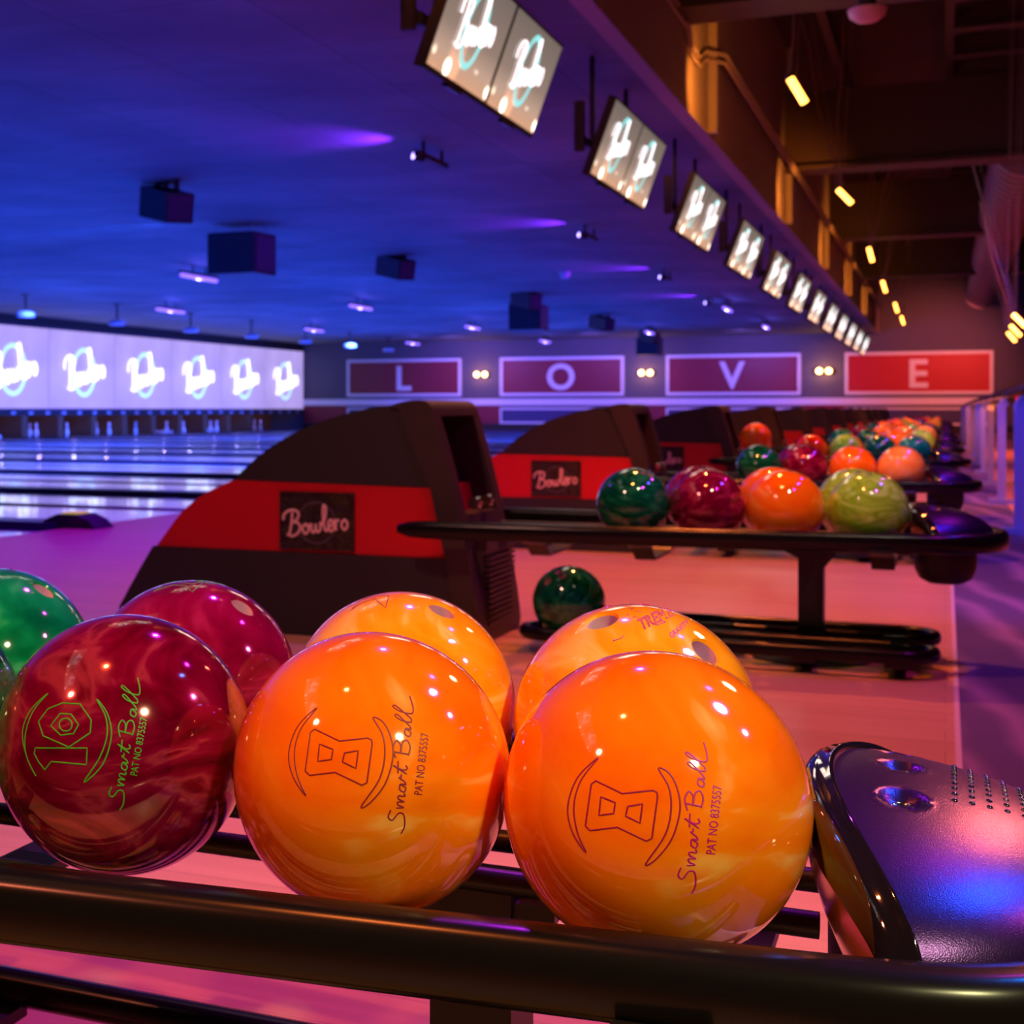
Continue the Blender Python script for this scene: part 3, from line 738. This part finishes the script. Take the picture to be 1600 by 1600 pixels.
# --- ball 1
def hero(c, x, y, label, holes=(), r=R):
    cen = Vector((x, y, ZB)); hs = [(surf(cen, u, v), rad) for u, v, rad in holes]
    me = ball_mesh(holes=hs, seg=96); me.materials[0] = M[c]
    o = ball(c, x, y, ZB, label, 'bowling balls on the nearest rack', me, (0,0,0))
    return o, cen
b1, c1 = hero('orange', -.192, yf, 'large bright orange bowling ball with engraved 8, beside the purple end pod')
lines(c1, loop8(800, 800), .00055, 'engraved_emblem', M['ink_purple'], b1)
smart(c1, (1082, 1398), (1108, 1165), 15, M['ink_magenta'], b1)
text_on(c1, 'PAT NO 8375557', (1117,1336), (1128,1228), 20, 'patent_text', M['ink_magenta'], b1)
# --- ball 2
b2, c2 = hero('orange', -.412, yf, 'bright orange bowling ball with engraved 8, between maroon ball and right orange ball')
k_ = .93
def tr(pts): return [((u-972)*k_+530, (v-1267)*k_+1183) for u, v in pts]
lines(c2, [(tr(p), a, b) for p, a, b in loop8(800, 800)], .00055, 'engraved_emblem', M['ink_red'], b2)
smart(c2, (628, 1304), (648, 1092), 14, M['ink_red'], b2)
text_on(c2, 'PAT NO 8375557', (659,1243), (670,1146), 18, 'patent_text', M['ink_red'], b2)
# --- ball 3
b3, c3 = hero('maroon', -.640, yf+.006, 'front maroon marbled bowling ball with green engraved 10')
hexo = [(195,597),(250,600),(285,650),(282,690),(215,735),(135,700),(120,655),(150,615)]
lines(c3, [
 (zf([(150,567),(95,620),(70,690),(85,770),(112,825),(82,760),(80,690),(105,620)],0,800), True, True),
 (zf([(302,585),(330,640),(334,700),(310,770),(262,845),(320,790),(348,700),(335,630)],0,800), True, True),
 (zf(hexo,0,800), True, False),
 (zf([(188,630),(222,632),(245,665),(230,692),(190,698),(158,668)],0,800), True, False),
 (zf([(205+20*math.cos(a*PI/6),665+20*math.sin(a*PI/6)) for a in range(12)],0,800), True, True),
 (zf([(110,738),(272,738),(270,790),(160,780),(140,806),(120,780),(107,755)],0,800), True, False)], .00055, 'engraved_emblem', M['ink_green'], b3)
smart(c3, (188, 1268), (222, 1064), 13, M['ink_green'], b3)
text_on(c3, 'PAT NO 8375557', (214,1213), (230,1122), 16, 'patent_text', M['ink_green'], b3)
# --- back row
b4, c4 = hero('amber', -.254, yb, 'yellowish orange bowling ball with finger holes, back row behind the rightmost ball', [(1104,1016,.0125),(940,968,.0135)])
text_on(c4, 'X', (958,1002), (1040,972), 88, 'engraved_cross_mark', M['ink_magenta'], b4, outline=True)
text_on(c4, 'TREME', (1003,985), (1052,962), 26, 'engraved_word', M['ink_magenta'], b4, outline=True)
text_on(c4, 'GRAVITY', (1050,998), (1078,974), 13, 'engraved_small_word', M['ink_magenta'], b4)
b5, c5 = hero('amber', -.477, yb, 'orange bowling ball in the back row, behind the middle orange ball', [(692,952,.0125)])
lines(c5, [(zf([(1095,308),(1130,275),(1180,262),(1215,262),(1205,300),(1170,270),(1130,285)],0,800), True, False)], .0005, 'engraved_mark', M['ink_red'], b5)
b6, c6 = hero('crimson', -.706, yb, 'magenta red bowling ball in the back row, behind the maroon ball', [(381,946,.0125)])
lines(c6, [(zf([(480,248),(530,215),(600,225),(640,215),(600,250),(580,230),(540,228)],0,800), True, False), (zf([(610,215),(660,225),(705,222),(650,212)],0,800), True, False)], .0005, 'engraved_mark', M['ink_green'], b6)
b7, c7 = hero('jade', -.957, yb+.01, 'green bowling ball with finger hole in the back row at left edge', [(70,920,.0125)])
text_on(c7, 'X', (8,893), (25,893), 12, 'engraved_mark', M['ink_red'], b7)
hero('green', -.872, yf, 'dark green bowling ball in front row, cut off by the left edge')
# --- the other racks
def X_of(u, y):
    a = (u-480)/2250; c_, s_ = math.cos(TH), math.sin(TH)
    return y*(a*c_-s_)/(a*s_+c_)
def rack_ball(c, k, row, n, x, total, extra='', z=ZB):
    rk = {1:'second',2:'third',3:'fourth',4:'fifth',5:'sixth',6:'seventh',7:'eighth',8:'ninth',9:'tenth',10:'eleventh',11:'twelfth',12:'thirteenth',13:'fourteenth'}[k]
    pos = 'nearest the end pod' if n == 0 else ORD[n]+' from end pod'
    lab = '%s bowling ball, %s row, %s, %s rack from camera' % (CN[c], row, pos, rk)
    ball(c, x, YC(k)+(-.126 if row == 'front' else .121), z, lab, 'bowling balls on the %s rack' % rk)
for n, (c, x) in enumerate([('lime',-.198),('orange',-.422),('maroon',-.640),('green',-.858)]): rack_ball(c, 1, 'front', n, x, 4)
for n, (c, x) in enumerate([('lime',-.248),('orange',-.480),('maroon',-.70)]): rack_ball(c, 1, 'back', n, x, 3)
for n, (c, x) in enumerate([('peach',-.194),('orange',-.412),('maroon',-.632),('green',-.850)]): rack_ball(c, 2, 'front', n, x, 4)
rack_ball('maroon', 2, 'back', 0, -.68, 1)
for n, (c, x) in enumerate([('jade',-.194),('green',-.412),('lime',-.635),('red',-.86)]): rack_ball(c, 3, 'front', n, x, 4)
for n, (c, x) in enumerate([('peach',-.20),('orange',-.42),('orange',-.64)]): rack_ball(c, 3, 'back', n, x, 3)
ball('orange', X_of(1181, YC(3)+.0), YC(3), .525, 'orange bowling ball just emerging from the hood of the fourth ball return', 'bowling balls on the fourth rack')
cols = ['orange','green','amber','maroon','lime','orange','jade','red','peach','orange','crimson','amber','green']
q = 0
for k in range(4, 14):
    for row in ('front', 'back'):
        for n in range(4 if row == 'front' else 4):
            q += 1
            rack_ball(cols[(q*5+k*3) % len(cols)] if not (k > 6 and n == 0) else ('lime','peach')[k%2], k, row, n, (-.19 if row=='front' else -.20)-.222*n, 4)
ball('green', -1.035, YC(1)-.20, .152, 'dark green bowling ball resting on the low floor rack beside the nearest red hood', 'bowling balls on low racks')
ball('orange', -.10, YC(2)-.20, .152, 'orange bowling ball on the low floor rack under the third ball rack', 'bowling balls on low racks')

# ------------------------------------------------------------------ television pairs
tv = empty('television', (0,0,0))
MB().box(-.448, .448, 0, .05, -.262, .262).bevel(.006).build('casing', M['black_plastic'], tv)
MB().box(-.428, .428, -.004, .001, -.238, .246).build('screen', M['tv'], tv, smooth=False)
ring_mb(.125, .175, .016, .002).build('neon_ring', M['tv_ring'], tv, loc=(.0,-.006,.02))
script_mb(.50, .14, .003, .22, ys=1.45).build('lettering', M['neon_white'], tv, loc=(0,-.011,.035))
MB().box(-.10, .10, -.004, .03, -.278, -.262).build('control_strip', M['black_metal'], tv, smooth=False)
mt = empty('screen_mount', (0,0,0))
MB().box(-.8, .8, .13, .16, -.03, .03).box(-.5,-.4,.045,.135,-.03,.03).box(.4,.5,.045,.135,-.03,.03).build('crossbar', M['black_metal'], mt, smooth=False)
for s in (-.55, .55): MB().box(s-.014, s+.014, .13, .16, -.05, .605).build('drop_arm', M['black_metal'], mt, smooth=False)
MB().box(-1.0, -.96, .10, .16, -.10, .22).box(-1.0,-.78,.14,.16,-.03,.03).bevel(.006).build('side_arm', M['black_plastic'], mt)
firstt = True
for j in range(-2, 12):
    y = 6.87+3.2*j
    for s in (-1, 1):
        o = tv if firstt else copy_tree(tv); firstt = False
        o.location = (-2.0, y+s*.452, 2.475); o.rotation_euler = (math.radians(20), 0, PI/2)
        tag(o, ('%s television of the %s hanging pair from the camera, neon script on screen' % ('nearer' if s < 0 else 'farther', ORD[j])) if j >= 0 else '%s television of the pair above the %s rack, mirrored in glossy balls' % ('nearer' if s < 0 else 'farther', ('nearest','second')[j+2]), 'television', 'televisions hung along the fascia')
    o = mt if j == -2 else copy_tree(mt)
    o.location = (-2.0, y, 2.475); o.rotation_euler = (0, 0, PI/2)
    tag(o, 'black ceiling bracket holding the %s pair of televisions' % (ORD[j]+' visible' if j >= 0 else ('overhead','next overhead')[j+2]), 'bracket', 'ceiling brackets for the televisions')
    if 0 <= j < 5: light('tv_glow', 'AREA', (-1.86, y, 2.45), (0, y-.1, 1.6), 5, (1,.75,.6), 1.5, sy=.4)

# ------------------------------------------------------------------ pendants
pd = empty('pendant_lamp', (0,0,0))
MB().cyl((0,0,-.12), (0,0,.10), .030, n=20).build('glowing_tube', M['amber_tube'], pd)
MB().cyl((0,0,.10), (0,0,.13), .032, n=20).build('cap', M['black_metal'], pd)
pen = [(1245,140,11.6,.50,.0),(1319,306,17.4,.72,.0),(1360,397,23.5,.25,.0),(1381,447,29.0,.3,0),(1400,480,35.0,.3,0),(1410,500,40.5,.3,0),
       (1592,500,12.,.8,0),(1586,516,14.5,.8,0),(1580,526,17.,.8,0)]
def unproj_y(u, v, y):
    d = RT*(u-480)/2250 + FW + Vector((0,0,1))*(640-v)/2250; return CAM + d*(y/d.y)
for i, (u, v, y, tl, _) in enumerate(pen):
    p = unproj_y(u, v, y)
    o = pd if i == 0 else copy_tree(pd)
    o.location = p; o.rotation_euler = (0, -tl, -.1*i)
    if i > 5: o.scale = (.6,)*3
    nm = ['nearest','second','third','fourth','fifth','sixth and farthest'][i] if i < 6 else ['nearest','middle','farthest'][i-6]
    tag(o, ('glowing amber tube pendant on long cord by fascia, ' if i < 6 else 'small glowing amber pendant at right edge over seating, ')+nm+(' of the row' if i<6 else ' of three'), 'pendant lamp', 'amber pendant lamps')
    # cord and safety wire, parts of the lamp
    mw_ = Matrix.LocRotScale(p, o.rotation_euler, o.scale); inv = mw_.inverted()
    top = Vector((p.x, p.y, 5.3)); st_ = (Matrix.Translation(p) @ o.rotation_euler.to_matrix().to_4x4()) @ Vector((0,0,.13))
    pts = [st_ + (top-st_)*t + Vector((.035*math.sin(t*9+i)*(i < 6), .0, 0))*(1-t) for t in [k/14 for k in range(15)]]
    MB().tube([inv @ q_ for q_ in pts], .009 if i < 3 else .003, 6).build('cord', M['cord'], o)
    st2 = (Matrix.Translation(p) @ o.rotation_euler.to_matrix().to_4x4()) @ Vector((0.02,0,-.1))
    MB().tube([inv @ (st_+Vector((.06,.0,0))), inv @ (top+Vector((.10,0,0)))], .004, 5).build('safety_wire', M['cord'], o)
# dome detector on the dark ceiling
p = unproj_y(1355, 20, 9.0)
e = empty('smoke_detector', p); 
MB().lathe([(.0001,-.06),(.06,-.05),(.10,-.02),(.11,.02),(.0001,.03)], 24).build('dome', mat('pinkish_dome', (.8,.35,.38), .4), e)
MB().cyl((0,0,.03), (0,0,5.3-p.z), .05, n=16).build('drop_pipe', M['steel'], e)
tag(e, 'small pinkish dome detector hanging from a pipe on dark ceiling', 'detector')

# ------------------------------------------------------------------ fixtures under the blue ceiling
uv = empty('blacklight_fixture', (0,0,0))
MB().cyl((0,-.6,-.1), (0,.6,-.1), .034, n=12).build('tube', M['uv_tube'], uv)
MB().box(-.04,.04,-.62,.62,-.064,-.03).build('housing', M['black_metal'], uv, smooth=False)
for s in (-.22,.22): MB().cyl((0,s,-.03),(0,s,.09), .012, n=8).build('hanger', M['black_metal'], uv)
UV = [(-11.2,20.9,'beside the big hanging speaker'),(-15.5,27.6,'over lanes nearest the lit screens'),(-11.3,28.3,'over the lanes left of the small speaker'),(-15.7,35.9,'above the fifth lit screen'),
      (-15.9,44.4,'left of the far-left wall sign top'),(-11.4,36.5,'above the gap between L and O signs'),(-11.6,44.8,'barely over the gap between L and O'),(-7.6,40.9,'just above the letter O sign, low in view'),(-4.3,32.1,'above the letter V sign, near the televisions'),(-4.3,39.4,'right of letter V sign, close to televisions')]
for i, (x, y, d) in enumerate(UV):
    o = uv if i == 0 else copy_tree(uv)
    o.location = (x, y, ZC-.09)
    tag(o, 'glowing violet blacklight tube under blue ceiling, '+d, 'blacklight', 'blacklight tubes on the lane ceiling')
    light('blacklight_glow', 'POINT', (x, y, ZC-.26), None, 16, (.12,.10,1), .03)
ts = empty('track_spotlight', (0,0,0))
MB().box(-.03,.03,-.42,.35,-.06,-.015).build('track_bar', M['steel'], ts, smooth=False)
for s in (-.25,.25): MB().box(-.012,.012,s-.012,s+.012,-.02,.09).build('hanger', M['steel'], ts, smooth=False)
MB().cyl((-.05,-.36,-.05),(.02,-.30,-.07), .04, n=16).build('spot_head', M['black_metal'], ts)
MB().cyl((-.056,-.366,-.048),(-.05,-.36,-.05), .030, n=16).build('lens', M['uv_spot'], ts)
for i, (x, y) in enumerate([(-4.18,12.2),(-4.18,18.4),(-4.3,24.7),(-4.5,31.0)]):
    o = ts if i == 0 else copy_tree(ts); o.location = (x, y, ZC-.09)
    tag(o, 'short dark track bar with violet spot washing the ceiling, %s from the camera' % ORD[i], 'spotlight', 'violet track spotlights')
    light('track_splash', 'SPOT', (x-.09, y-.40, ZC-.26), (x-.85, y-.75, ZC), 170, (.20,.02,1), .02, 100, 1)

sp = empty('ceiling_speaker', (0,0,0))
MB().prism([(-.30,-.16),(.28,-.20),(.30,.10),(-.28,.16)], -.16, .16).bevel(.012).build('cabinet', M['speaker'], sp)
MB().box(.288,.30,-.14,.14,-.17,.08).build('grille_cloth', M['grille'], sp, smooth=False)
for s in (-.2,.2): MB().box(s-.03,s+.03,-.02,.02,.10,.24).build('yoke_arm', M['black_metal'], sp, smooth=False)
MB().box(-.23,.23,-.03,.03,.235,.26).build('yoke_bar', M['black_metal'], sp, smooth=False)
for i, (u, v, y) in enumerate([(260,316,13.0),(618,415,20.7),(822,466,28.3),(940,503,35.6),(1015,524,43.0)]):
    p = unproj_y(u, v, y)
    o = sp if i == 0 else copy_tree(sp)
    o.location = p; o.rotation_euler = (.05, .16, -.55)
    m2 = MB()
    for s in (-.2,.2): m2.cyl((s,0,.25),(s,0,max(.3,ZC-p.z)), .008, n=6)
    tag(o, 'black wedge speaker hung from the blue ceiling, %s from the camera' % ORD[i], 'speaker', 'wedge speakers on the lane ceiling')
    if i == 0: m2.build('hanger', M['black_metal'], o)
sb = empty('hanging_subwoofer', (0,0,0))
MB().box(-.33,.33,-.30,.30,-.27,.25).bevel(.012).build('cabinet', M['speaker'], sb)
MB().box(.332,.345,-.24,.24,-.22,.20).build('grille_cloth', M['grille'], sb, smooth=False)
for s in (-.25,.22): 
    for t_ in (-.22,.22): MB().cyl((s,t_,.25),(s,t_,.46), .006, n=6).build('chain', M['chrome'], sb)
for i, (u, v, y) in enumerate([(378,397,16.4),(826,496,28.9),(1015,541,43.4)]):
    p = unproj_y(u, v, y)
    o = sb if i == 0 else copy_tree(sb)
    o.location = p; o.rotation_euler = (0, 0, -.05+TH*0)
    tag(o, 'large square black speaker box hung on chains, %s from the camera' % ORD[i], 'speaker', 'square speaker boxes on the lane ceiling')
pj = empty('projector', (0,0,0))
MB().lathe([(.0001,-.05),(.16,-.05),(.19,-.02),(.19,.03),(.13,.07),(.0001,.075)], 28).build('housing', M['projector'], pj)
MB().cyl((0,0,.07),(0,0,.42), .022, n=10).build('pole', M['black_metal'], pj)
MB().box(-.07,.07,-.07,.07,.40,.42).build('ceiling_plate', M['black_metal'], pj, smooth=False)
for i, (u, v, y) in enumerate([(40,493,24.5),(183,508,27.7),(298,520,30.9),(393,530,34.1),(477,538,37.3),(547,546,40.5),(607,552,43.7)]):
    p = unproj_y(u, v, y); o = pj if i == 0 else copy_tree(pj); o.location = (p.x, p.y, ZC-.42)
    tag(o, 'pale round projector on black ceiling pole before the screens, %s from left' % ORD[i], 'projector', 'projectors facing the lit screens')
p = unproj_y(883, 430, 24.3)
o = empty('dome_camera', (p.x, p.y, ZC)); MB().lathe([(.0001,-.12),(.06,-.10),(.09,-.05),(.10,0),(.0001,0)], 20).build('dome', M['projector'], o)
tag(o, 'small round dome camera on the blue ceiling between two violet spots', 'camera')

# ------------------------------------------------------------------ console posts and sofa at right
cp = empty('console_post', (0,0,0))
MB().sweep([(0,0,.03),(0,0,.70),(.0,.02,.755),(.02,.05,.785),(.09,.09,.80)], [(-.03,-.018),(.03,-.018),(.03,.018),(-.03,.018)], up=(0,1,0)).build('post', M['post_chrome'], cp, ang=60)
MB().box(-.09,.09,-.06,.06,0,.035).bevel(.012,2).build('foot', M['post_chrome'], cp)
MB().box(-.02,.34,-.16,.16,-.014,.014, Matrix.Translation((.03,.10,.85)) @ Matrix.Rotation(-.45,4,'Y')).bevel(.008).build('console_top', M['black_plastic'], cp)
for i in range(12):
    o = cp if i == 0 else copy_tree(cp); o.location = (.40, 9.45+2.95*i, 0)
    tag(o, 'metal console post with tilted dark top beside the concourse, %s from the camera' % ORD[i], 'console post', 'console posts along the concourse')
e = empty('booth_sofa', (1.15, 29, 0)); tag(e, 'red vinyl booth seat far behind the console posts at right edge', 'sofa')
MB().box(0,2.4,-.35,.35,.08,.45).bevel(.04,3).build('seat', M['sofa'], e)
MB().box(0,2.4,.25,.45,.45,.98).bevel(.05,3).build('backrest', M['sofa'], e)
MB().box(.05,2.35,-.3,.4,0,.08).build('plinth', M['black_plastic'], e, smooth=False)
